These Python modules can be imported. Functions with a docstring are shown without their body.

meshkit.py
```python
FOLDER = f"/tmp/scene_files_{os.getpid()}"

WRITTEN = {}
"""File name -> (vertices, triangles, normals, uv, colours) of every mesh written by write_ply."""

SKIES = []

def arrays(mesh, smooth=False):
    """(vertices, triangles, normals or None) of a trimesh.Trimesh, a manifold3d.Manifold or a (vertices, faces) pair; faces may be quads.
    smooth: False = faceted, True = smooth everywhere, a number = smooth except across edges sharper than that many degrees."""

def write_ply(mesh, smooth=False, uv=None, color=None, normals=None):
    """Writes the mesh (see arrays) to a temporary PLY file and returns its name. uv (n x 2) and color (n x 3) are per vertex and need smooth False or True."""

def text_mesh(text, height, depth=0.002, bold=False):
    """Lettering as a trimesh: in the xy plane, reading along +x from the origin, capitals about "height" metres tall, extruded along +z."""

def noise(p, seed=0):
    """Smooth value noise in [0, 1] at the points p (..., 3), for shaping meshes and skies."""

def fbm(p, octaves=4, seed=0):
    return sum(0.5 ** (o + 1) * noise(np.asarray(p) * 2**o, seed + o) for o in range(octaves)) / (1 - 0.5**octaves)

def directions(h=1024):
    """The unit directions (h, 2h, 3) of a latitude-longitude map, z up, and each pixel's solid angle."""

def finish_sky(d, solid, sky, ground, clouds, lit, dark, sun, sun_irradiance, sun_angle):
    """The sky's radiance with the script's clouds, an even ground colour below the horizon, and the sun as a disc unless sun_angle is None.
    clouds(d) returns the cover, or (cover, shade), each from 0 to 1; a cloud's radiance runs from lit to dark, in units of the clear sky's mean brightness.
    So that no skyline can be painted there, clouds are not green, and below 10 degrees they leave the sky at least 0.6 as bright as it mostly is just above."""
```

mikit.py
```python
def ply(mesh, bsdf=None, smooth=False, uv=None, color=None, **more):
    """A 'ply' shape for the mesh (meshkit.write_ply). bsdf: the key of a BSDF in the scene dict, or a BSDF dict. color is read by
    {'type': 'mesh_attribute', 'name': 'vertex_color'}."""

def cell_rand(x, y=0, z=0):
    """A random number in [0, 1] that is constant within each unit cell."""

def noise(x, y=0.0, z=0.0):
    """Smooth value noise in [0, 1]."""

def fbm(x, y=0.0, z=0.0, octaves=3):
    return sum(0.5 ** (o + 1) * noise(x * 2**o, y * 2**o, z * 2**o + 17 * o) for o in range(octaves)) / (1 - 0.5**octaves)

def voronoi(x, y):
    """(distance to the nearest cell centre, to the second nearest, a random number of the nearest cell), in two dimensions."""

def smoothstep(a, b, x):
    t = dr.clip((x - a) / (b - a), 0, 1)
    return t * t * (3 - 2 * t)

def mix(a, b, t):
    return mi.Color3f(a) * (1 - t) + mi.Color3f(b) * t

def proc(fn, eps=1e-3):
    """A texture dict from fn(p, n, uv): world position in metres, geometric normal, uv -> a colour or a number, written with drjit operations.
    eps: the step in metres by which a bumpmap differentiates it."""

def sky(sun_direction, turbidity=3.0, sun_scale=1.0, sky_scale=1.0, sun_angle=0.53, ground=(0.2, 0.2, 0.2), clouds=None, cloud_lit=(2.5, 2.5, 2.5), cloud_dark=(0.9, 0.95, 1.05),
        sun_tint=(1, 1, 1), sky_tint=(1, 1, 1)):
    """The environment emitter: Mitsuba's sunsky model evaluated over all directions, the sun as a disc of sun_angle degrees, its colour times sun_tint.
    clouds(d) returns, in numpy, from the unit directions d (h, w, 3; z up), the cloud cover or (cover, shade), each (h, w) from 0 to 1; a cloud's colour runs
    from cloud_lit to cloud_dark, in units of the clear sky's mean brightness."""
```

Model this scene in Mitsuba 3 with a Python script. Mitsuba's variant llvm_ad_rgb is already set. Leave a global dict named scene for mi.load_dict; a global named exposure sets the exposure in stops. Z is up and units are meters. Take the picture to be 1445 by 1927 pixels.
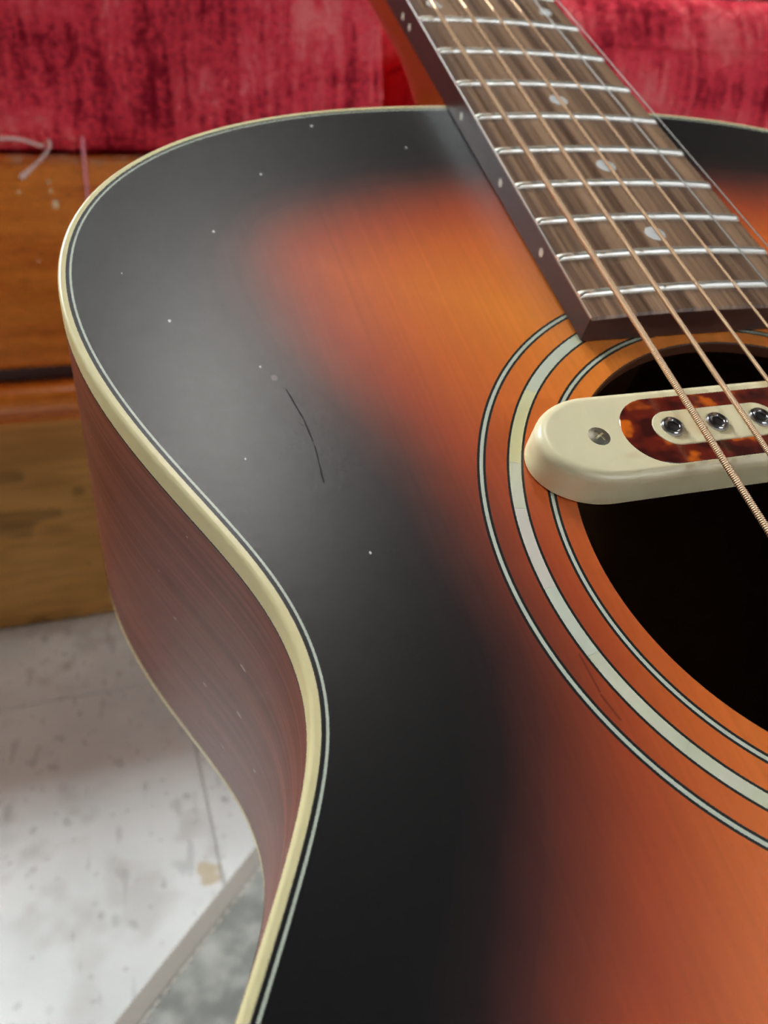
import math
import numpy as np
import trimesh
import drjit as dr
import mitsuba as mi
import mikit
import meshkit
from mikit import proc, ply, noise, fbm, smoothstep, mix, voronoi, cell_rand
from scipy.interpolate import CubicSpline, UnivariateSpline
from shapely.geometry import Polygon, Point, LineString
from shapely import affinity

T = mi.ScalarTransform4f
scene, labels = {}, {}
HZ = 0.289                     # height of the sound hole's centre
LEAN = math.radians(33.0)      # the guitar's neck rises at this angle
CL, SL = math.cos(LEAN), math.sin(LEAN)

# ------------------------------------------------------------------ camera
eye = np.array([-0.12518, -0.10753, 0.34741])
fwd = np.array([0.304509, 0.879921, -0.364709])
up = np.array([0.123548, 0.343171, 0.931112])
scene['camera'] = {'type': 'thinlens', 'fov': 50.2019, 'fov_axis': 'x', 'near_clip': 0.01, 'far_clip': 50.0,
                   'aperture_radius': 0.00065, 'focus_distance': 0.137,
                   'to_world': T().look_at(origin=eye.tolist(), target=(eye + fwd).tolist(), up=up.tolist())}
# ------------------------------------------------------------------ light
exposure = 0.75
LAMP_NEAR = (27.0, 26.2, 25.2)   # the tube over the guitar
LAMP_FAR = (31.0, 33.3, 34.0)    # the panel over the sofa's back
SKY = 38.0
scene['sky'] = mikit.sky((0.6, 0.5, 0.45), turbidity=4.0, sun_scale=0.0, sky_scale=SKY, ground=(0.25, 0.25, 0.24),
                         clouds=lambda d: 0.75 + 0.0 * d[..., 0], cloud_lit=(1.6, 1.65, 1.75), cloud_dark=(1.2, 1.25, 1.35))


# ------------------------------------------------------------------ helpers
def add(key, mesh, bsdf, smooth=False, label=None, cat=None, group=None, kind=None, tw=None, uv=None, **more):
    d = ply(mesh, bsdf, smooth, uv=uv, **more) if not isinstance(mesh, dict) else dict(mesh)
    if tw is not None:
        d['to_world'] = tw
    k, n = key, 0
    while k in scene:
        n += 1
        k = f'{key}_{n:03d}'
    scene[k] = d
    tag(k, label, cat, group, kind)
    return k


def tag(k, label=None, cat=None, group=None, kind=None):
    e = {a: b for a, b in (('label', label), ('category', cat), ('group', group), ('kind', kind)) if b}
    if e:
        labels[k] = e


def mat(name, color, rough=0.5, metallic=0.0, spec=0.5, bump=None, bump_eps=1e-3, bump_scale=1.0, **more):
    c = color if isinstance(color, dict) else {'type': 'rgb', 'value': list(color)}
    r = rough if isinstance(rough, dict) else float(rough)
    b = {'type': 'principled', 'base_color': c, 'roughness': r, 'metallic': float(metallic), 'specular': float(spec), **more}
    if bump is not None:
        b = {'type': 'bumpmap', 'arbitrary': proc(bump, bump_eps), 'scale': float(bump_scale), 'bsdf': b}
    scene[name] = {'type': 'twosided', 'bsdf': b}
    return name


def box(x0, x1, y0, y1, z0, z1, bevel=0.0, seg=3):
    """A box, its edges rounded by the bevel."""
    if bevel <= 0:
        m = trimesh.creation.box((x1 - x0, y1 - y0, z1 - z0))
        m.apply_translation(((x0 + x1) / 2, (y0 + y1) / 2, (z0 + z1) / 2))
        return m
    pts = []
    s = trimesh.creation.uv_sphere(bevel, count=[4 * seg, 4 * seg]).vertices
    for x in (x0 + bevel, x1 - bevel):
        for y in (y0 + bevel, y1 - bevel):
            for z in (z0 + bevel, z1 - bevel):
                pts.append(s + [x, y, z])
    return trimesh.convex.convex_hull(np.vstack(pts))


def strip(loops, close=True):
    """Quads between successive loops of equal length."""
    loops = [np.asarray(l, float) for l in loops]
    n, v, f = len(loops[0]), np.vstack(loops), []
    i = np.arange(n if close else n - 1)
    j = (i + 1) % n
    for k in range(len(loops) - 1):
        a, b = k * n, (k + 1) * n
        f.append(np.stack([a + i, a + j, b + j], 1))
        f.append(np.stack([a + i, b + j, b + i], 1))
    return trimesh.Trimesh(v, np.vstack(f), process=False)


def loft(loops, cap=True):
    """A closed solid through loops of equal length, each end fanned to its middle."""
    m = strip(loops)
    if not cap:
        return m
    v, f, n = [m.vertices], [m.faces], len(loops[0])
    at = len(m.vertices)
    i = np.arange(n)
    j = (i + 1) % n
    for k, base in ((0, 0), (1, (len(loops) - 1) * n)):
        v.append(np.mean(loops[0 if k == 0 else -1], axis=0)[None])
        f.append(np.stack([i * 0 + at, base + j, base + i] if k == 0 else [i * 0 + at, base + i, base + j], 1))
        at += 1
    m = trimesh.Trimesh(np.vstack(v), np.vstack(f), process=False)
    return m


def tube(path, radius, sides=10):
    p = np.asarray(path, float)
    t = np.gradient(p, axis=0)
    t /= np.linalg.norm(t, axis=1, keepdims=True)
    a = np.cross(t, [0.13, 0.21, 0.97])
    a /= np.linalg.norm(a, axis=1, keepdims=True)
    b = np.cross(t, a)
    r = np.broadcast_to(np.asarray(radius, float), (len(p),))
    ang = np.arange(sides) * 2 * np.pi / sides
    return loft([p[k] + r[k] * (np.cos(ang)[:, None] * a[k] + np.sin(ang)[:, None] * b[k]) for k in range(len(p))])


def lathe(profile, at=(0, 0, 0), n=32):
    m = trimesh.creation.revolve(np.asarray(profile, float), sections=n)
    m.apply_translation(at)
    return m


def join(*ms):
    return trimesh.util.concatenate(list(ms))


# ------------------------------------------------------------------ materials
def gx(p):
    """World point -> the guitar's own x, y (metres)."""
    return p.x, p.y * CL + (p.z - HZ) * SL, -p.y * SL + (p.z - HZ) * CL


def seg_dist(x, y, a, b):
    dx, dy = b[0] - a[0], b[1] - a[1]
    t = dr.clip(((x - a[0]) * dx + (y - a[1]) * dy) / (dx * dx + dy * dy), 0, 1)
    return dr.sqrt(dr.square(x - a[0] - t * dx) + dr.square(y - a[1] - t * dy))


BURST = [(0.0, (0.003, 0.0027, 0.003)), (19, (0.0035, 0.003, 0.003)), (25, (0.014, 0.005, 0.005)), (31, (0.075, 0.017, 0.012)), (37, (0.21, 0.036, 0.015)),
         (45, (0.42, 0.064, 0.017)), (58, (0.68, 0.135, 0.020)), (80, (0.84, 0.225, 0.026)), (110, (0.86, 0.27, 0.036))]
DUST = [(-99.0, 92.8, .28), (-111.8, 65.5, .28), (-84.6, 114.1, .3), (-67.5, 135.4, .35), (-97.2, 51.6, .2), (-88, 8, .2), (-57.5, -22, .16), (-45, 126, .28), (-104, 30, .15), (-119, 80, .12)]


def top_color(p, n, uv):
    x, y, z = gx(p)
    d = uv.x * 1000 + (fbm(x * 60, y * 40, 3.0) - 0.5) * 5
    c = mi.Color3f(*BURST[0][1])
    for (d0, c0), (d1, c1) in zip(BURST, BURST[1:]):
        c = mix(c, c1, dr.clip((d - d0) / (d1 - d0), 0, 1))
    g = noise(x * 1400 + fbm(y * 12, x * 40) * 3, y * 9) * 0.55 + noise(x * 3000, y * 60, 5.0) * 0.25 + noise(x * 420, y * 30, 9.0) * 0.35
    c = c * (0.90 + 0.17 * g)
    c = c * (1 - 0.55 * (1 - smoothstep(0.00008, 0.00030, scratches(x, y))))
    s2 = dr.minimum(seg_dist(x, y, (-.0606, -.0158), (-.0601, -.0222)), seg_dist(x, y, (-.0601, -.0228), (-.0589, -.0270)))
    c = mix(c, mi.Color3f(0.16, 0.022, 0.008), 0.75 * (1 - smoothstep(0.00012, 0.00034, s2 + 0.0001 * noise(x * 6000, y * 6000))))
    s3 = dr.sqrt(dr.square(x + .0952) + dr.square((y - .0485) * 0.8))
    c = mix(c, mi.Color3f(0.16, 0.11, 0.10), 0.7 * (1 - smoothstep(0.0003, 0.0009, s3)))
    for (u, v, r) in DUST:
        s = dr.sqrt(dr.square(x - u / 1000) + dr.square((y - v / 1000) * 0.7))
        c = mix(c, mi.Color3f(0.6, 0.58, 0.55), 1 - smoothstep(r * 0.0006, r * 0.0014, s))
    return c


def scratches(x, y):
    s = dr.minimum(seg_dist(x, y, (-.0936, .0452), (-.0922, .0380)), seg_dist(x, y, (-.0921, .0375), (-.0917, .0325)))
    return dr.minimum(s, seg_dist(x, y, (-.0916, .0312), (-.0920, .0232)))


def top_rough(p, n, uv):
    x, y, z = gx(p)
    return 0.35 + 0.40 * (1 - smoothstep(0.00006, 0.00028, scratches(x, y) + 0.00012 * noise(x * 900, y * 900)))


def side_color(p, n, uv):
    x, y, z = gx(p)
    g = noise(uv.x * 22, z * 900) * 0.5 + noise(uv.x * 60, z * 2600, 3.0) * 0.3 + fbm(uv.x * 8, z * 120, 7.0) * 0.5
    c = mix(mi.Color3f(0.10, 0.018, 0.010), mi.Color3f(0.27, 0.068, 0.040), dr.clip(g, 0, 1))
    f = noise(x * 420 + 7, y * 420, z * 420)
    return mix(c, mi.Color3f(0.45, 0.33, 0.30), smoothstep(0.93, 0.97, f))


BZ = .00746 - .0131 * .05951                      # the board's surface: BZ + .0131 y - x x / .812


def rosewood(p, n, uv):
    x, y, z = gx(p)
    a = fbm(x * 420 + fbm(y * 14, x * 30) * 1.4, y * 5, z * 60)
    b = noise(x * 2600, y * 55, z * 300)
    c = mix(mi.Color3f(0.13, 0.066, 0.038), mi.Color3f(0.36, 0.215, 0.125), smoothstep(0.32, 0.68, a))
    c = c * (0.72 + 0.45 * b) * (1 - 0.55 * smoothstep(0.80, 0.9, noise(x * 1500 + 3, y * 26, 4.0)))
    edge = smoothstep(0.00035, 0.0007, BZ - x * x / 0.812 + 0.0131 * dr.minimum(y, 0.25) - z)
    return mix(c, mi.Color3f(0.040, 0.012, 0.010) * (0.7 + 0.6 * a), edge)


def pearl(p, n, uv):
    x, y, z = gx(p)
    f = fbm(x * 260, y * 260, 2.0)
    q = fbm(x * 120 + 4, y * 120, 8.0)
    return mix(mi.Color3f(0.66, 0.70, 0.46), mi.Color3f(0.76, 0.72, 0.58), f) * (0.86 + 0.22 * q)


def tortoise(p, n, uv):
    x, y, z = gx(p)
    f = fbm(x * 190 + 3, y * 230, 1.0, octaves=3)
    c = mix(mi.Color3f(0.055, 0.008, 0.006), mi.Color3f(0.17, 0.017, 0.009), smoothstep(0.32, 0.55, f))
    return mix(c, mi.Color3f(0.75, 0.15, 0.012), smoothstep(0.54, 0.72, f))


def ivory(p, n, uv):
    x, y, z = gx(p)
    f = fbm(x * 90, y * 130, z * 130)
    return mix(mi.Color3f(0.90, 0.80, 0.50), mi.Color3f(0.76, 0.59, 0.32), smoothstep(0.52, 0.78, f))


def binding_color(p, n, uv):
    x, y, z = gx(p)
    return mix(mi.Color3f(0.86, 0.78, 0.44), mi.Color3f(0.80, 0.67, 0.34), fbm(x * 40, y * 40, z * 60))


def velvet(p, n, uv):
    ribs = noise(p.x * 210 + 0.6 * noise(p.x * 20, uv.y * 9), uv.y * 14)
    fine = noise(p.x * 640, uv.y * 95, 3.0)
    tuft = noise(p.x * 540, uv.y * 520, p.y * 30)
    patch = fbm(p.x * 14 + 1.3, uv.y * 26, 5.0)
    wide = noise(p.x * 60, uv.y * 5, 11.0)
    t = 0.34 * ribs + 0.26 * fine + 0.58 * tuft + 0.70 * patch + 0.16 * wide - 0.54
    c = mix(mi.Color3f(0.25, 0.003, 0.014), mi.Color3f(0.86, 0.05, 0.08), smoothstep(0.12, 0.55, t))
    return mix(c, mi.Color3f(0.95, 0.19, 0.19), smoothstep(0.50, 0.85, t))


def velvet_height(p, n, uv):
    return noise(p.x * 540, uv.y * 520, p.y * 30) * 0.7 + noise(p.x * 330, uv.y * 60, 2.0) * 0.6


def sofa_wood(p, n, uv):
    a = fbm(p.x * 9 + 2, p.z * 150 + fbm(p.x * 6, p.z * 30) * 2, p.y * 20)
    b = noise(p.x * 130, p.z * 900, p.y * 300)
    c = mix(mi.Color3f(0.50, 0.095, 0.006), mi.Color3f(0.80, 0.225, 0.020), smoothstep(0.15, 0.85, a * 0.8 + b * 0.25))
    c = c * (0.82 + 0.3 * noise(p.x * 340, p.z * 2100, 4.0))
    dusty_highlight = smoothstep(0.366, 0.372, p.z + 0.003 * noise(p.x * 130, p.z * 100)) * smoothstep(0.25, 0.8, fbm(p.x * 160, p.z * 150, 3.0))  # dust and the highlight on the rail's rounded top edge, painted pale
    c = mix(c, mi.Color3f(0.62, 0.44, 0.30), 0.55 * dusty_highlight)
    for (u, v, ru, rv) in [(-.1440, .3545, .0009, .0015), (-.1432, .3482, .0010, .0016), (-.1412, .3395, .0022, .0028), (-.1645, .3475, .0014, .0011), (-.136, .323, .0008, .0007), (-.158, .301, .0007, .0009)]:
        q = dr.sqrt(dr.square((p.x - u) / ru) + dr.square((p.z - v) / rv)) + 0.5 * (noise(p.x * 1500, p.z * 1500) - 0.5)
        c = mix(c, mi.Color3f(0.95, 0.80, 0.52), 0.9 * (1 - smoothstep(0.75, 1.15, q)))
    return c


def ply_wood(p, n, uv):
    a = fbm(p.x * 14, p.z * 26, 4.0)
    b = noise(p.x * 30 + 3 * fbm(p.x * 8, p.z * 12), p.z * 240)
    c = mix(mi.Color3f(0.46, 0.215, 0.05), mi.Color3f(0.66, 0.33, 0.09), smoothstep(0.25, 0.75, a * 0.7 + b * 0.35))
    return c * (1 - 0.35 * smoothstep(0.75, 0.9, noise(p.x * 45 + 5, p.z * 60, 6.0)))


def floor_color(p, n, uv):
    f = fbm(p.x * 9, p.y * 9, 1.0, octaves=4)
    c = mix(mi.Color3f(0.62, 0.64, 0.62), mi.Color3f(0.80, 0.82, 0.80), smoothstep(0.25, 0.75, f))
    d = fbm(p.x * 36 + 5, p.y * 30, 3.0)
    c = mix(c, mi.Color3f(0.44, 0.42, 0.39), 0.5 * smoothstep(0.58, 0.82, d))
    a, b, w = voronoi(p.x * 34 + 0.5, p.y * 26)
    c = mix(c, mi.Color3f(0.20, 0.18, 0.16), 0.6 * smoothstep(0.45, 0.9, w) * (1 - smoothstep(0.04, 0.13, a + 0.05 * noise(p.x * 300, p.y * 300))))
    a, b, w = voronoi(p.x * 90 + 2.5, p.y * 90)
    c = mix(c, mi.Color3f(0.30, 0.28, 0.26), 0.35 * smoothstep(0.6, 0.9, w) * (1 - smoothstep(0.05, 0.2, a)))
    s = noise(p.x * 40 + p.y * 60, p.x * 200 - p.y * 14, 2.0)
    c = c * (1 - 0.2 * smoothstep(0.78, 0.92, s))
    # the tan chip of dirt by the seam
    q = dr.sqrt(dr.square((p.x + .1035) / .0058) + dr.square((p.y - .2515) / .0095)) + 0.8 * (noise(p.x * 260, p.y * 200) - 0.5)
    c = mix(c, mi.Color3f(0.52, 0.43, 0.27), 0.8 * (1 - smoothstep(0.75, 1.1, q)))
    return c


def mat_color(p, n, uv):
    f = fbm(p.x * 90, p.y * 90, 4.0)
    g = fbm(p.x * 24, p.y * 24, 9.0)
    return mix(mi.Color3f(0.24, 0.25, 0.23), mi.Color3f(0.46, 0.47, 0.435), smoothstep(0.25, 0.75, 0.65 * f + 0.35 * g))


mat('m_top', proc(top_color), proc(top_rough), spec=0.65)
mat('m_side', proc(side_color), 0.38, spec=0.5)
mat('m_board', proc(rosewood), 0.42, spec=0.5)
PEARLS = [mat('m_pearl', proc(pearl), 0.25), mat('m_pearl_yellow', (0.76, 0.73, 0.43), 0.25), mat('m_pearl_green', (0.60, 0.66, 0.42), 0.25), mat('m_pearl_pink', (0.74, 0.68, 0.57), 0.22), mat('m_pearl_grey', (0.66, 0.69, 0.54), 0.25)]
mat('m_binding', proc(binding_color), 0.30)
mat('m_white_line', (0.58, 0.62, 0.50), 0.32)
mat('m_black_line', (0.012, 0.013, 0.012), 0.35)
mat('m_inner_wood', (0.22, 0.12, 0.055), 0.7, spec=0.2)
mat('m_hole_edge', (0.07, 0.022, 0.010), 0.6, spec=0.3)
mat('m_neck', (0.26, 0.035, 0.006), 0.16, spec=0.6)
mat('m_head', (0.012, 0.009, 0.009), 0.3)
mat('m_bone', (0.75, 0.70, 0.55), 0.35)
mat('m_fret', (1.0, 0.97, 0.86), 0.40, metallic=1.0)
mat('m_dot', (0.72, 0.73, 0.70), 0.22)
mat('m_side_dot', (0.62, 0.58, 0.48), 0.4)
mat('m_bronze', (1.0, 0.68, 0.42), 0.5, metallic=1.0)
mat('m_steel', (0.27, 0.26, 0.24), 0.45, metallic=1.0)
mat('m_chrome', (0.42, 0.42, 0.43), 0.14, metallic=1.0)
mat('m_screw', (0.30, 0.275, 0.21), 0.45, metallic=1.0)
mat('m_ivory', proc(ivory), 0.30)
mat('m_tortoise', proc(tortoise), 0.16, spec=0.5)
mat('m_dark', (0.006, 0.006, 0.006), 0.6)
mat('m_velvet', proc(velvet), 0.75, spec=0.15, sheen=0.6, sheen_tint=1.0, bump=velvet_height, bump_eps=0.0004, bump_scale=0.0010)
mat('m_thread_pink', (0.95, 0.36, 0.42), 0.8, spec=0.1)
mat('m_thread_pale', (0.95, 0.74, 0.70), 0.85, spec=0.1)
mat('m_sofa_wood', proc(sofa_wood), 0.30, spec=0.3)
mat('m_bead_wood', proc(sofa_wood), 0.24, spec=0.8)
mat('m_ply', proc(ply_wood), 0.55, spec=0.3)
mat('m_back_wood', (0.055, 0.010, 0.006), 0.35)
mat('m_tile', proc(floor_color), 0.28, spec=0.5)
mat('m_grout', (0.42, 0.41, 0.39), 0.8)
mat('m_mat', proc(mat_color), 0.9, spec=0.1, bump=lambda p, n, uv: fbm(p.x * 500, p.y * 500, 1.0), bump_scale=0.0008, bump_eps=0.0006)
mat('m_mat_edge', (0.36, 0.335, 0.295), 0.85, spec=0.15)
mat('m_stitch', (0.66, 0.63, 0.56), 0.8)
mat('m_wall', (0.20, 0.18, 0.155), 0.8, spec=0.2)
mat('m_wall_dark', (0.05, 0.05, 0.047), 0.8, spec=0.2)
mat('m_ceiling', (0.12, 0.115, 0.105), 0.9, spec=0.1)
mat('m_frame', (0.55, 0.53, 0.50), 0.5)
scene['m_pane'] = {'type': 'thindielectric'}

# ------------------------------------------------------------------ the room
X0, X1, Y0, Y1, ZC = -1.9, 1.7, -1.9, 2.10, 2.4
add('floor', box(X0, X1, Y0, Y1, -0.05, -0.0016), 'm_grout', kind='structure', label='dark grout bed of the tiled floor')
TS, gap = 0.45, 0.0005
tile = None
for i in range(-5, 5):
    for j in range(-6, 4):
        x0, y0 = -0.0965 + TS * i, 0.4545 + TS * j
        a, b, c, d = max(x0 + gap, X0), min(x0 + TS - gap, X1), max(y0 + gap, Y0), min(y0 + TS - gap, Y1)
        if b - a > 0.02 and d - c > 0.02:
            m = box(a, b, c, d, -0.01, 0.0)
            v = m.vertices.copy()
            top = v[:, 2] > -0.001
            add('floor__tile', box(a, b, c, d, -0.01, 0.0, 0.0007, 1), 'm_tile')
add('ceiling', box(X0, X1, Y0, Y1, ZC, ZC + 0.05), 'm_ceiling', kind='structure')
add('wall_back', box(X0 - 0.1, X1 + 0.1, Y1, Y1 + 0.1, 0, ZC), 'm_wall_dark', kind='structure')


def window_wall(name, number, along, at, lo, hi, o0, o1, z0, z1, out):
    """A wall with one unseen glazed opening; 'along' is the axis it runs along, 'at' its inner face, 'out' the side its thickness goes to."""
    def b(u0, u1, w0, w1, za, zb_, bev=0.0):
        w0, w1 = sorted((at + out * w0, at + out * w1))
        return box(u0, u1, w0, w1, za, zb_, bev) if along == 'x' else box(w0, w1, u0, u1, za, zb_, bev)
    add(name, join(b(lo, hi, 0, .1, 0, z0), b(lo, hi, 0, .1, z1, ZC), b(lo, o0, 0, .1, z0, z1), b(o1, hi, 0, .1, z0, z1)), 'm_wall', kind='structure')
    w = f'unseen_window_{number}'
    bars = [b(o0, o1, .02, .07, z, z + .05) for z in (z0, z1 - .05)] + [b(u, u + .05, .02, .07, z0, z1) for u in (o0, (o0 + o1) / 2 - .025, o1 - .05)]
    add(w, join(*bars), 'm_frame', kind='structure')
    q = [(o0, z0), (o1, z0), (o1, z1), (o0, z1)]
    v = [(u, at + out * .045, z) if along == 'x' else (at + out * .045, u, z) for u, z in q]
    add(w + '__pane', trimesh.Trimesh(v, [[0, 1, 2], [0, 2, 3]]), 'm_pane')


window_wall('wall_front', 1, 'x', Y0, X0 - .1, X1 + .1, 0.15, 1.65, 0.50, 0.98, -1)  # front window added out of view to throw low light on the sofa front
window_wall('wall_right', 2, 'y', X1, Y0, Y1, -1.75, -1.0, 1.35, 2.0, 1)
add('wall_left', box(X0 - 0.1, X0, Y0, Y1, 0, ZC), 'm_wall', kind='structure')

# two ceiling lights: a fluorescent tube in its tray, and a panel
def tube_light(name, cx, cy, length, along, radiance, label):
    L2 = length / 2
    parts = join(box(-L2 - .03, L2 + .03, -.06, .06, ZC - .03, ZC - .0005, .006), box(-L2 - .02, -L2, -.03, .03, ZC - .10, ZC - .03), box(L2, L2 + .02, -.03, .03, ZC - .10, ZC - .03))
    a = np.arange(24) * 2 * np.pi / 24
    lm = loft([np.stack([a * 0 + s * L2, .045 * np.cos(a), ZC - .078 + .045 * np.sin(a)], 1) for s in (-1, 1)])
    lm.fix_normals()
    for m in (parts, lm):
        if along == 'y':
            m.apply_transform(trimesh.transformations.rotation_matrix(math.pi / 2, (0, 0, 1)))
        m.apply_translation((cx, cy, 0))
    add(name + '__tray', parts, 'm_frame')
    add(name + '__tube', lm, 'm_frame', emitter={'type': 'area', 'radiance': {'type': 'rgb', 'value': list(radiance)}})
    tag(name, label, 'lamp')


tube_light('ceiling_light', .13, .30, .60, 'y', LAMP_NEAR, 'warm white fluorescent ceiling light straight above the guitar')

PX0, PX1, PY0, PY1 = -1.70, -.70, 1.28, 1.80       # the panel light over the sofa's back
frame_p = Polygon([(PX0 - .03, PY0 - .03), (PX1 + .03, PY0 - .03), (PX1 + .03, PY1 + .03), (PX0 - .03, PY1 + .03)], [[(PX0, PY0), (PX1, PY0), (PX1, PY1), (PX0, PY1)]])
fm = trimesh.creation.extrude_polygon(frame_p, .022)
fm.apply_translation((0, 0, ZC - .0225))
add('ceiling_light_001__frame', fm, 'm_frame')
pm_ = trimesh.Trimesh([[PX0, PY0, ZC - .012], [PX1, PY0, ZC - .012], [PX1, PY1, ZC - .012], [PX0, PY1, ZC - .012]], [[0, 2, 1], [0, 3, 2]])
add('ceiling_light_001__diffuser', pm_, 'm_frame', emitter={'type': 'area', 'radiance': {'type': 'rgb', 'value': list(LAMP_FAR)}})
tag('ceiling_light_001', 'wide cool white panel ceiling light above the sofa back', 'lamp')

# ------------------------------------------------------------------ the sofa
SF = 0.560                                        # front face of its rail
SX0, SX1 = -1.05, 0.80


def profile_x(pts, x0, x1, n=2):
    """A Y-Z profile swept along X."""
    pts = np.asarray(pts, float)
    return loft([np.column_stack([np.full(len(pts), x), pts]) for x in np.linspace(x0, x1, n)])


def arc(cy, cz, r, a0, a1, n=8):
    t = np.radians(np.linspace(a0, a1, n))
    return [(cy + r * math.cos(q), cz + r * math.sin(q)) for q in t]


rail = arc(SF + .006, .2300, .006, 270, 180) + arc(SF + .006, .3665, .006, 180, 90) + arc(SF + .03, .3695, .003, 90, 0) + [(SF + .033, .224)]
add('sofa__front_rail', profile_x(rail, SX0, SX1), 'm_sofa_wood', 30, label='orange brown varnished board with pale chips')
groove = [(SF + .012, .2126), (SF + .012, .2240), (SF + .033, .2240), (SF + .033, .2126)]
add('sofa__groove_strip', profile_x(groove, SX0, SX1), 'm_back_wood', label='dark groove between rail and bead')
bead = arc(SF + .003, .1975, .0150, 268, 92, 14) + [(SF + .033, .2125), (SF + .033, .1825)]
add('sofa__bead_moulding', profile_x(bead, SX0, SX1), 'm_bead_wood', 30, label='rounded shiny moulding')
add('sofa__base_panel', box(SX0 + .01, SX1 - .01, .580, .598, 0.0015, .1820, .001, 1), 'm_ply', label='plain unvarnished brown board down to the floor')
add('sofa__seat_board', box(SX0, SX1, SF + .033, 1.10, .345, .372), 'm_back_wood')
add('sofa__back_panel', box(SX0, SX1, 1.10, 1.13, .05, .86, .006, 2), 'm_back_wood', label='dark red brown wooden back')
for x0 in (SX0 - .05, SX1):
    add('sofa__side_panel', box(x0, x0 + .05, .62, 1.13, .0005, .60, .008, 2), 'm_back_wood')
tag('sofa', 'old wooden sofa frame with orange brown front rail carrying red cushions', 'sofa')


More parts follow.
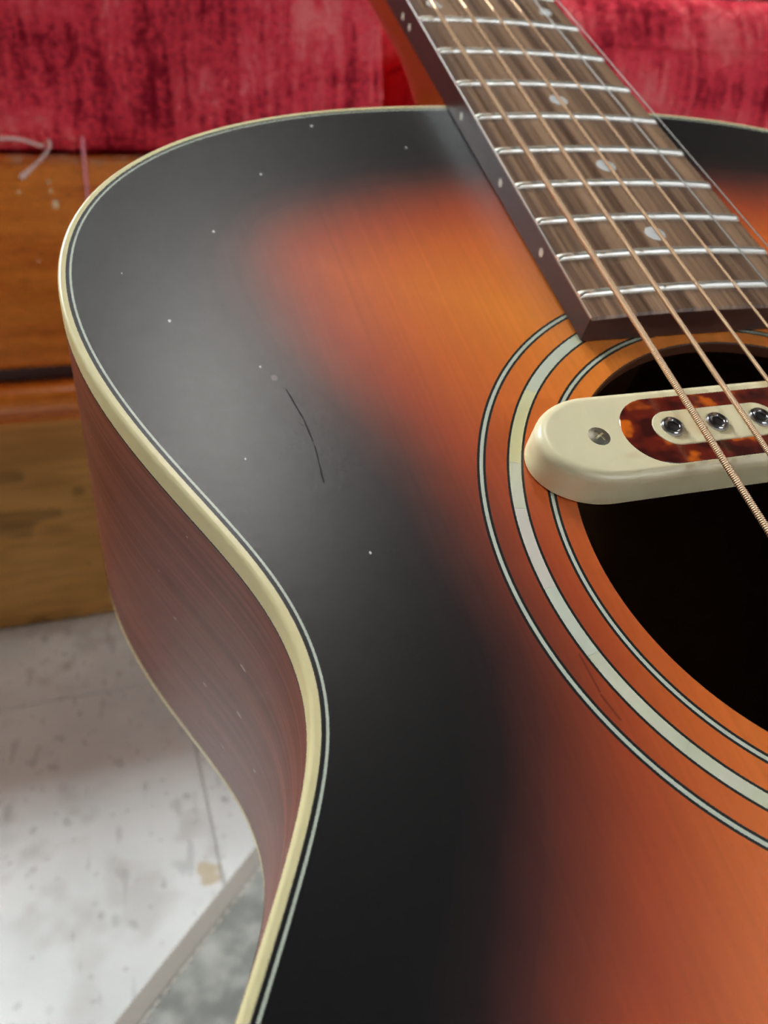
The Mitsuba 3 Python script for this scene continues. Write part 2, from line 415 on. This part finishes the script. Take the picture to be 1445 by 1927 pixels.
def cushion(x0, x1, seed, fine, er=.03, zt=.506):
    """A box cushion: rounded profile swept along X, its ends drawn in."""
    zb, yf, yb = .3790, .553, 1.09
    prof = []
    prof += [(yb, zb + .02), (.80, zb), (.63, zb - .003)] + [(.60, zb - .001)] + arc(yf + .026, zb + .022, .026, 262, 190, 34)
    prof += [(yf + .0003 + .0035 * ((q - .5) ** 2) * 4 - .002, zb + .022 + (zt - zb - .070) * q) for q in np.linspace(0, 1, 80)]
    prof += arc(yf + .052, zt - .052, .052, 176, 92, 70) + [(.62, zt + .002), (.72, zt + .010), (.85, zt + .012), (1.0, zt + .008), (yb, zt - .02)]
    prof = np.array(prof)
    mid = np.array([.80, (zb + zt) / 2])
    xs = np.unique(np.concatenate([np.linspace(x0, x1, 60), np.linspace(*fine, 420), x0 + er * (1 - np.cos(np.linspace(0, np.pi / 2, 18))), x1 - er * (1 - np.cos(np.linspace(0, np.pi / 2, 18)))]))
    loops, vs = [], []
    arcl = np.concatenate([[0], np.cumsum(np.linalg.norm(np.diff(prof, axis=0), axis=1))])
    for x in xs:
        e = min(x - x0, x1 - x)
        pull = 0.0 if e > er else .93 * er * (1 - math.sqrt(max(0, 1 - (1 - e / er) ** 2)))
        q = prof.copy()
        dv = mid - q
        q += dv / np.linalg.norm(dv, axis=1, keepdims=True) * pull
        loops.append(np.column_stack([np.full(len(q), x), q]))
        vs.append(np.column_stack([np.full(len(q), x), arcl]))
    m = loft(loops)
    uv = np.vstack(vs + [[[x0, .5]], [[x1, .5]]])
    m.fix_normals()
    v = m.vertices.copy()
    n = m.vertex_normals
    h = (meshkit.fbm(v * [11, 11, 16], 3, seed) - .5) * .009 + (meshkit.fbm(v * [130, 60, 130], 2, seed + 9) - .5) * .0016
    h *= np.clip((v[:, 2] - zb + .002) / .02, 0, 1)
    fuzz = (meshkit.noise(v * [800, 700, 700], seed + 3) - .5) * .0011
    return trimesh.Trimesh(v + n * (h + fuzz)[:, None], m.faces, process=False), uv


m, uv = cushion(-.95, .109, 5, (-.21, .109), .017, .528)
add('seat_cushion', m, 'm_velvet', True, 'red velvet seat cushion with loose threads at its lower edge, left of the guitar neck', 'cushion', 'red velvet cushions on the sofa', uv=uv)
m, uv = cushion(.143, .785, 31, (.15, .55), .008)
add('seat_cushion', m, 'm_velvet', True, 'red velvet seat cushion right of the guitar neck, under the dark sofa back', 'cushion', 'red velvet cushions on the sofa', uv=uv)


def curve(pts, n=40):
    pts = np.asarray(pts, float)
    return CubicSpline(np.linspace(0, 1, len(pts)), pts)(np.linspace(0, 1, n))


fy = SF - .0045
add('seat_cushion__loose_thread', tube(curve([(-.1405, .566, .3815), (-.1395, fy - .002, .3800), (-.1405, fy - .004, .3752), (-.1495, fy - .006, .3660), (-.1615, fy - .007, .3565)]),
    np.r_[np.full(30, .0010), np.linspace(.0010, .0019, 8), .0017, .0010], 8), 'm_thread_pale', 40, label='curved pink thread with a frayed pale tip')
add('seat_cushion__loose_thread', tube(curve([(-.1178, .566, .3835), (-.1178, fy - .001, .3800), (-.1183, fy - .003, .3660), (-.1190, fy - .001, .3480), (-.1192, fy + .002, .3300)]),
    .0012, 8), 'm_thread_pink', 40, label='straight hanging pink thread')
add('seat_cushion__loose_thread', tube(curve([(-.185, .556, .3812), (-.171, fy - .002, .3815), (-.158, fy - .003, .3812), (-.149, fy - .003, .3785), (-.1435, fy, .3780)]),
    .0011, 8), 'm_thread_pale', 40, label='greyish thread lying on the rail')

# ------------------------------------------------------------------ the mat under the guitar
mp, md = np.array([-.1547, .1765]), np.array([.0783, .0827])
md /= np.linalg.norm(md)
mn = np.array([md[1], -md[0]])                     # into the mat


def mbox(u0, u1, w0, w1, z0, z1, bevel=.0008):
    b = box(u0, u1, w0, w1, z0, z1, bevel, 2)
    v = b.vertices.copy()
    return trimesh.Trimesh(np.column_stack([mp[0] + md[0] * v[:, 0] + mn[0] * v[:, 1], mp[1] + md[1] * v[:, 0] + mn[1] * v[:, 1], v[:, 2]]), b.faces[:, ::-1], process=False)


add('floor_mat__cloth', mbox(-.55, .42, .0095, .60, .0003, .0024), 'm_mat')
add('floor_mat__edge_tape', mbox(-.55, .42, 0, .0105, .0003, .0030, .0012), 'm_mat_edge', 30, label='brownish tape along the edge')
st = [mbox(u, u + .0042, .0112, .0121, .0020, .0031, .0004) for u in np.arange(-.54, .41, .0062)]
add('floor_mat__stitching', join(*st), 'm_stitch', kind='stuff', label='pale row of stitches')
tag('floor_mat', 'mottled grey floor mat with stitched brownish edge under the guitar', 'mat')

# ------------------------------------------------------------------ the guitar, in its own frame: x to the treble side, y to the head, z out of the top
G = T().translate([0, 0, HZ]).rotate([1, 0, 0], 33.0)
pts = np.array([(0, 146), (-26.5, 145.2), (-43.1, 143.8), (-62.2, 140.4), (-77.1, 136.6), (-91.8, 131.0), (-104.2, 123.4), (-112.3, 116.2), (-118.2, 109.0), (-124.0, 99.8), (-127.2, 90.7), (-128.4, 82.2),
                (-128.3, 73.3), (-127.1, 64.9), (-124.6, 54.9), (-122.0, 46.6), (-118.2, 36.8), (-114.4, 28.7), (-110.9, 21.4), (-105.6, 9.5), (-102.5, -0.2), (-101.0, -6.6), (-100.5, -11.7), (-101.0, -17.9), (-102.2, -22.9),
                (-104.5, -28.7), (-107.2, -33.3), (-110.7, -38.6), (-114.5, -44.8), (-118.0, -50.5), (-127, -66), (-140, -89), (-160, -130), (-173, -170), (-178, -205), (-174, -245), (-157, -286), (-120, -315), (-70, -328.5), (0, -332)]) / 1000
ph = np.unwrap(np.arctan2(pts[:, 1], pts[:, 0]))
rr = np.hypot(pts[:, 0], pts[:, 1])
sp = UnivariateSpline(np.r_[np.pi - ph[5:0:-1], ph, 3 * np.pi - ph[-2:-7:-1]], np.r_[rr[5:0:-1], rr, rr[-2:-7:-1]], w=np.r_[np.full(5, 1.), np.full(len(ph), 1.), np.full(5, 1.)] / .0006, s=22, k=4)
N = 900
phi = np.pi / 2 + 2 * np.pi * np.arange(N) / N
fold = np.where(phi > 1.5 * np.pi, 3 * np.pi - phi, phi)
C0 = sp(fold)[:, None] * np.stack([np.cos(phi), np.sin(phi)], 1)
tg = np.roll(C0, -1, 0) - np.roll(C0, 1, 0)
nrm = np.stack([tg[:, 1], -tg[:, 0]], 1)
nrm /= np.linalg.norm(nrm, axis=1, keepdims=True)
nrm = sum(np.roll(nrm, k, 0) for k in range(-4, 5))
nrm /= np.linalg.norm(nrm, axis=1, keepdims=True)


def off(d, z):
    q = C0 + nrm * d
    return np.column_stack([q, z(q[:, 1]) if callable(z) else np.full(N, z)])


def circ(r, z=0.0):
    return np.column_stack([r * np.cos(phi), r * np.sin(phi), np.full(N, z)])


R_HOLE = .0493
RINGS = [('rosette__black_line', .05320, .05368), ('rosette__white_line', .05368, .05432), ('rosette__black_line', .05432, .05480),
         ('rosette__black_line', .05893, .05938), ('rosette__pearl', .05938, .06162), ('rosette__black_line', .06162, .06207),
         ('rosette__black_line', .06602, .06650), ('rosette__white_line', .06650, .06716), ('rosette__black_line', .06716, .06764)]
border = LineString(np.vstack([C0, C0[:1]]))
import shapely


def with_uv(m):
    """uv.x = distance from the rim, which the burst follows."""
    v = np.asarray(m.vertices)
    return np.column_stack([shapely.distance(border, shapely.points(v[:, :2])), v[:, 0]])


bands = [strip([circ(r, 0) for r in np.linspace(a, b, k)]) for a, b, k in ((R_HOLE + .0003, .05320, 3), (.05480, .05893, 4), (.06207, .06602, 4))]
lo = circ(.06764)
bands.append(strip([lo + (off(0, 0) - lo) * t for t in np.linspace(0, 1, 60)]))
topm = join(*bands)
add('acoustic_guitar__soundboard', topm, 'm_top', False, uv=with_uv(topm), tw=G, label='sunburst top, black rim through red to amber')
edge = [circ(R_HOLE + .0003, 0), circ(R_HOLE, -.0003), circ(R_HOLE, -.0027), circ(R_HOLE + .0003, -.003)]
add('acoustic_guitar__soundhole_edge', strip(edge), 'm_hole_edge', 40, tw=G)
for name, a, b in RINGS:
    if 'pearl' in name:
        cuts = np.radians([-180 + 3.4, -164.5, -146.7, -128, -109, -90, -70, -52, -33, -14, 6, 25, 45, 63, 82, 101, 120, 139, 158.1, 168])
        cuts = np.sort(np.mod(cuts, 2 * np.pi))
        cuts = np.r_[cuts, cuts[0] + 2 * np.pi]
        for i, (t0, t1) in enumerate(zip(cuts, cuts[1:])):
            t = np.linspace(t0 + .0006, t1 - .0006, 24)
            add('acoustic_guitar__rosette__pearl_piece', strip([np.column_stack([r * np.cos(t), r * np.sin(t), t * 0]) for r in (a, (a + b) / 2, b)], False), PEARLS[(0, 4, 0, 2, 0, 0, 4, 1, 0, 3, 4, 0)[i % 12]], tw=G)
        add('acoustic_guitar__rosette__pearl_bed', strip([circ(a, -.0002), circ(b, -.0002)]), 'm_white_line', tw=G)
    else:
        add('acoustic_guitar__' + name, strip([circ(a), circ(b)]), 'm_black_line' if 'black' in name else 'm_white_line', tw=G)
tag('acoustic_guitar__rosette', 'rosette of one pearl ring between two thin white rings')


def zb(y):
    return -(.107 - .046 * y)


W1, W2, W3 = .00042, .00110, .00260
add('acoustic_guitar__purfling__white_line', strip([off(0, 0), off(W1, 0)]), 'm_white_line', tw=G)
add('acoustic_guitar__purfling__black_line', strip([off(W1, 0), off(W2, 0)]), 'm_black_line', tw=G)
tag('acoustic_guitar__purfling', 'fine white and black lines inside the binding')
rd = .0007
bl = [off(W2, 0), off(W3 - rd, 0)] + [off(W3 - rd + rd * math.sin(q), -rd + rd * math.cos(q)) for q in np.linspace(.15, np.pi / 2, 7)] + [off(W3, -.0020), off(W3, -.0050)]
add('acoustic_guitar__binding', strip(bl), 'm_binding', 50, tw=G, label='cream binding round the top')
add('acoustic_guitar__binding_line', strip([off(W3, -.0050), off(W3 + .00004, -.0052), off(W3, -.0055)]), 'm_black_line', tw=G, label='fine black line under the binding')
per = np.concatenate([[0], np.cumsum(np.linalg.norm(np.diff(C0, axis=0), axis=1))])
sl = [off(W3 - .0001, lambda y, q=q: -.0055 * (1 - q) + (zb(y) + .0045) * q) for q in np.linspace(0, 1, 14)]
add('acoustic_guitar__side', strip(sl), 'm_side', True, uv=np.column_stack([np.tile(per, 14), np.repeat(np.linspace(0, 1, 14), N)]), tw=G, label='red brown satin wooden side')
bb = [off(W3, lambda y: zb(y) + .0045), off(W3, lambda y: zb(y) + .0015), off(W3 - .0004, lambda y: zb(y) + .0004), off(W3 - .0012, lambda y: zb(y))]
add('acoustic_guitar__binding', strip(bb), 'm_binding', 50, tw=G, label='cream binding round the back')
add('acoustic_guitar__back', strip([off(W3 - .0012, zb), np.column_stack([C0 * .5, zb(C0[:, 1] * .5)]), np.column_stack([C0 * 0, zb(C0[:, 1] * 0)])]), 'm_side', False,
    uv=np.zeros((3 * N, 2)), tw=G)
inn = [circ(R_HOLE + .0003, -.003), off(-.003, -.003), off(-.003, lambda y: zb(y) + .003), np.column_stack([C0 * .5, zb(C0[:, 1] * .5) + .003]), np.column_stack([C0 * 0, zb(C0[:, 1] * 0) + .003])]
add('acoustic_guitar__body_inside', strip(inn), 'm_inner_wood', tw=G, label='dark plain wood seen through the sound hole')
add('acoustic_guitar__neck_block', box(-.034, .034, .092, .1425, -.095, -.0035, .002, 2), 'm_inner_wood', tw=G)
for yy, ang in ((.075, 0), (-.06, 0)):
    add('acoustic_guitar__brace', box(-.10, .10, yy - .004, yy + .004, -.016, -.0032, .001, 1), 'm_inner_wood', tw=G)

# fingerboard, frets, dots
SCALE, Y20 = .645, .05951
fd = lambda n: SCALE * (1 - 2 ** (-n / 12))
yfret = lambda n: Y20 + fd(20) - fd(n)
y12, NUT = yfret(12), yfret(0)
YEND = Y20 - .0074
hwid = lambda y: .02849 + (.02633 - .02849) * (y - Y20) / (y12 - Y20)
bz0 = lambda y: .00746 + .0131 * (y - Y20) if y < .25 else .00746 + .0131 * (.25 - Y20)
zboard = lambda x, y: bz0(y) - x * x / (2 * .406)


def board_loop(y, inset=0.0, drop=0.0):
    h = hwid(y) - inset
    ch = .00022
    xs = np.linspace(-h + ch, h - ch, 13)
    q = [(-h, .0003)] + [(-h, zboard(h, y) - ch - drop)] + [(x, zboard(x, y) - drop) for x in xs] + [(h, zboard(h, y) - ch - drop), (h, .0003)]
    return np.array([(a, y, b) for a, b in q])


bm = loft([board_loop(YEND, .0004, .0005)] + [board_loop(y) for y in np.r_[YEND + .0005, np.linspace(YEND + .002, NUT, 40)]])
bm.fix_normals()
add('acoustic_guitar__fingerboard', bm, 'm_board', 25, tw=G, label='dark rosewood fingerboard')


def fret_mesh(y):
    h = hwid(y) - .0001
    a = np.linspace(0, np.pi, 9)
    loops = []
    for x in np.r_[-h, -h + .0002, -h + .0005, -h + .0009, np.linspace(-h + .002, h - .002, 15), h - .0009, h - .0005, h - .0002, h]:
        k = min(1.0, (h - abs(x)) / .0009 * .75 + .25)
        k = math.sqrt(k)
        q = np.column_stack([np.full(9, x), y + .00105 * np.cos(a), zboard(x, y) - .0001 + .00105 * k * np.sin(a)])
        loops.append(np.vstack([q, [[x, y - .00105, zboard(x, y) - .0006], [x, y + .00105, zboard(x, y) - .0006]]]))
    m = loft(loops)
    m.fix_normals()
    return m


for n in range(20, 0, -1):
    add('acoustic_guitar__fret', fret_mesh(yfret(n)), 'm_fret', 45, tw=G)
disc = lambda r, h: lathe([(0, 0), (r, 0), (r, h), (0, h)], n=28)
for n, xs in ((3, (0,)), (5, (0,)), (7, (0,)), (9, (0,)), (12, (-.01827, .01827)), (15, (0,)), (17, (0,)), (19, (0,))):
    yc = (yfret(n) + yfret(n - 1)) / 2
    for x in xs:
        d = disc(.0026, .0008)
        d.apply_translation((x, yc, zboard(x, yc) - .00074))
        add('acoustic_guitar__position_dot', d, 'm_dot', tw=G)
    for k, x in enumerate(xs):
        dy = 0 if len(xs) == 1 else (-.0035 if k == 0 else .0035)
        h = hwid(yc + dy)
        d = disc(.0010, .0006)
        d.apply_transform(trimesh.transformations.rotation_matrix(math.pi / 2, (0, 1, 0)))
        d.apply_translation((-h - .0001, yc + dy, .0034))
        add('acoustic_guitar__side_dot', d, 'm_side_dot', tw=G)

# neck with its heel, head, nut and tuners
loops = []
for y in np.r_[np.linspace(.1478, .215, 24), np.linspace(.23, NUT, 16)]:
    s = min(1, max(0, (.213 - y) / .066))
    dep = .0205 + .072 * s ** 2.6
    a = np.linspace(0, np.pi, 25)
    w = hwid(y)
    sh = np.sign(np.cos(a)) * np.abs(np.cos(a)) ** (.85)
    zz = -dep * np.sin(a) ** .9
    wz = w * (1 - .42 * s * np.clip(-zz / .05, 0, 1))
    loops.append(np.column_stack([-sh * wz, np.full(25, y), zz + .0002]))
nm = loft(loops)
nm.fix_normals()
add('acoustic_guitar__neck', nm, 'm_neck', 50, tw=G, label='glossy dark red neck and heel')
hp = Polygon([(-.022, 0), (-.037, .035), (-.034, .16), (-.02, .178), (.02, .178), (.034, .16), (.037, .035), (.022, 0)]).buffer(.004)
hm = trimesh.creation.extrude_polygon(hp, .015)
HT = trimesh.transformations.translation_matrix((0, NUT + .004, -.010)) @ trimesh.transformations.rotation_matrix(math.radians(-13), (1, 0, 0))
hm.apply_transform(HT)
add('acoustic_guitar__headstock', hm, 'm_head', tw=G)
ZN = bz0(NUT)
add('acoustic_guitar__nut', box(-.0215, .0215, NUT, NUT + .005, .0005, ZN + .0025, .0008, 2), 'm_bone', tw=G)
STR = [('thick', -.02159, .01127, -.02775, .01127, .00068, .00042), ('', -.01228, .0118, -.01724, .01109, .00054, .00036), ('', -.00354, .01192, -.00567, .01206, .00042, .0003),
       ('', .00556, .01197, .00473, .01174, .00031, .00024), ('plain', .0141, .01162, .01481, .01092, .00020, 0), ('plain', .02318, .0113, .02496, .01015, .00015, 0)]
YS = y12 - .3225


def string_mesh(x12, z12, xs, zs, r, pitch):
    """The string from the saddle to the nut; a wound one shows its winding."""
    k = (NUT - y12) / (y12 - YS)
    a = np.array([xs, YS, zs])
    b = np.array([x12 + (x12 - xs) * k * .95, NUT + .003, ZN + .0028])
    c = np.array([x12, y12, z12])
    sides = 8
    if pitch:
        L = np.linalg.norm(c - a)
        y = np.r_[np.arange(0, L, pitch / 5) / L, 1.15, 1.6, 2.0]
    else:
        y = np.r_[np.linspace(0, 1, 12), 1.4, 2.0]
    p = np.array([a + (c - a) * q if q <= 1 else c + (b - c) * (q - 1) for q in y])
    p[:, 2] -= r * 0
    t = (c - a) / np.linalg.norm(c - a)
    u = np.cross(t, [0, 0, 1])
    u /= np.linalg.norm(u)
    w = np.cross(u, t)
    ang = np.arange(sides) * 2 * np.pi / sides
    s = np.r_[0, np.cumsum(np.linalg.norm(np.diff(p, axis=0), axis=1))]
    rad = np.full((len(p), sides), r)
    if pitch:
        rad = r * (1 - .24 * (1 - np.abs(np.sin(np.pi * (s[:, None] / pitch - ang[None] / (2 * np.pi))))) ** 1.0)
    v = p[:, None] + rad[..., None] * (np.cos(ang)[None, :, None] * u + np.sin(ang)[None, :, None] * w)
    return loft(list(v)), a, b


for i, (kind, x12, z12, xs, zs, r, pitch) in enumerate(STR):
    m, a, b = string_mesh(x12, z12, xs, zs, r, pitch)
    post = np.array([math.copysign(.024, b[0]), NUT + .045 + .045 * (2 - (i if i < 3 else 5 - i)), 0])
    post[2] = -.010 + .015 + .006 - math.tan(math.radians(13)) * (post[1] - NUT)
    m = join(m, tube([b, b + (post - b) * .5, post], r, 8))
    add('acoustic_guitar__string', m, 'm_bronze' if pitch else 'm_steel', True, tw=G, label='thickest bronze wound string' if kind == 'thick' else 'copper coloured wound string' if pitch else 'thin plain steel string')
    pm = lathe([(0, -.004), (.005, -.004), (.005, -.002), (.003, -.002), (.003, .006), (0, .006)], post, 20)
    kx = math.copysign(.055, b[0])
    km = box(min(kx, kx * .8), max(kx, kx * .8), post[1] - .008, post[1] + .008, post[2] - .020, post[2] - .009, .003, 2)
    sh_ = tube([(math.copysign(.03, b[0]), post[1], post[2] - .0145), (kx * .85, post[1], post[2] - .0145), (kx * .9, post[1], post[2] - .0145)], .002, 8)
    add('acoustic_guitar__tuner', join(pm, km, sh_), 'm_chrome', 40, tw=G)
bp = Polygon([(-.078, -.012), (-.066, -.018), (.066, -.018), (.078, -.012), (.078, .006), (.06, .012), (-.06, .012), (-.078, .006)]).buffer(.003)
bmh = trimesh.creation.extrude_polygon(bp, .0075)
bmh.apply_translation((0, YS, .0002))
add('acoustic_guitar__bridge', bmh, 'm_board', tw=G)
add('acoustic_guitar__saddle', box(-.036, .036, YS - .0013, YS + .0013, .004, .0101, .0006, 2), 'm_bone', tw=G)
for i, s in enumerate(STR):
    add('acoustic_guitar__bridge_pin', lathe([(0, -.004), (.0025, -.004), (.0035, .0095 - .0075), (.0038, .0035), (.002, .0052), (0, .0056)], (s[3], YS - .0105, .0072), 16), 'm_bone', 40, tw=G)
tag('acoustic_guitar', 'sunburst acoustic guitar with cream binding leaning back against the red sofa', 'guitar')

# ------------------------------------------------------------------ the pickup across the sound hole, under the strings
PX, PY, PT = -.0022, .02080, .0076                # its middle and the height of its top


def pill(x0, x1, y, r, stretch=1.0, n=40):
    """A pill's outline, its ends ellipses r * stretch long."""
    a = r * stretch
    t = np.linspace(-np.pi / 2, np.pi / 2, n)
    right = np.column_stack([x1 - a + a * np.cos(t), y + r * np.sin(t)])
    left = np.column_stack([x0 + a - a * np.cos(t), y - r * np.sin(t)])
    return np.vstack([right, left])


def slab(outline, z0, z1, round_=0.0, n=6):
    """An outline raised from z0 to z1, its upper edge rounded."""
    q = np.asarray(outline, float)
    t = np.roll(q, -1, 0) - np.roll(q, 1, 0)
    nn = np.stack([t[:, 1], -t[:, 0]], 1)
    nn /= np.linalg.norm(nn, axis=1, keepdims=True)
    at = lambda d, z: np.column_stack([q - nn * d, np.full(len(q), z)])
    ls = [at(0, z0)]
    for k in np.linspace(0, np.pi / 2, n) if round_ else [0.0]:
        ls.append(at(round_ * (1 - math.cos(k)), z1 - round_ + round_ * math.sin(k)))
    m = loft(ls)
    m.fix_normals()
    return m


add('soundhole_pickup__casing', slab(pill(-.0545, .0500, PY, .0102, 1.30), .0003, PT, .0020, 8), 'm_ivory', 35, tw=G, label='aged ivory plastic casing')
add('soundhole_pickup__inlay', slab(pill(-.0378, .0334, .0203, .0079, 1.05), PT - .0010, PT + .00012, .0001, 2), 'm_tortoise', 35, tw=G, label='dark red tortoiseshell plate')
for x0, x1 in ((-.0313, -.0032), (-.0011, .0270)):
    add('soundhole_pickup__pole_strip', slab(pill(x0, x1, .0204, .0041, 1.05), PT - .0010, PT + .00035, .0002, 3), 'm_ivory', 35, tw=G, label='small ivory strip holding three poles')
pole_prof = [(.00105, -.0024), (.00105, .00025), (.00125, .00055), (.00165, .00075), (.00205, .00055), (.0023, .0001), (.0023, -.0006)]
for x in (-.0274, -.0174, -.0074, .0027, .0127, .0227):
    ring = []
    for r, z in pole_prof:
        m_ = 36
        t = np.arange(m_) * 2 * np.pi / m_
        hexr = math.cos(np.pi / 6) / np.cos(np.mod(t, np.pi / 3) - np.pi / 6)
        rr_ = r * (1.12 * hexr if r < .0012 else 1.0)
        ring.append(np.column_stack([x + rr_ * np.cos(t), .0205 + rr_ * np.sin(t), np.full(m_, PT + .00035 + z)]))
    k = add('soundhole_pickup__pole', strip(ring), 'm_chrome', 40, tw=G, label='chrome pole with a hexagonal hole')
    add(k + '__hole', disc(.00118, .0003).apply_translation((x, .0205, PT + .00015)), 'm_dark', tw=G)  # shade inside the hole put in as a flat black disc
for x in (-.0428, .0385):
    head = trimesh.creation.cylinder(.0021, .0012, sections=32)
    dome = trimesh.creation.icosphere(4, .0060)
    dome.apply_translation((0, 0, -.0054))
    head = trimesh.boolean.intersection([head, dome], engine='manifold')
    cross = [trimesh.creation.box((.0026, .00050, .0016)), trimesh.creation.box((.00050, .0026, .0016))]
    for c_ in cross:
        c_.apply_transform(trimesh.transformations.rotation_matrix(.5, (0, 0, 1)))
        c_.apply_translation((0, 0, .0007))
    head = trimesh.boolean.difference([head] + cross, engine='manifold')
    head.apply_translation((x, .0205, PT - .0002))
    add('soundhole_pickup__screw', head, 'm_screw', 30, tw=G, label='small dull cross-head screw')
add('soundhole_pickup__clamp', box(-.030, .026, PY - .004, PY + .006, -.006, .0004, .002, 2), 'm_dark', tw=G)
tag('soundhole_pickup', 'ivory and tortoiseshell guitar pickup clamped across the sound hole under the strings', 'pickup')
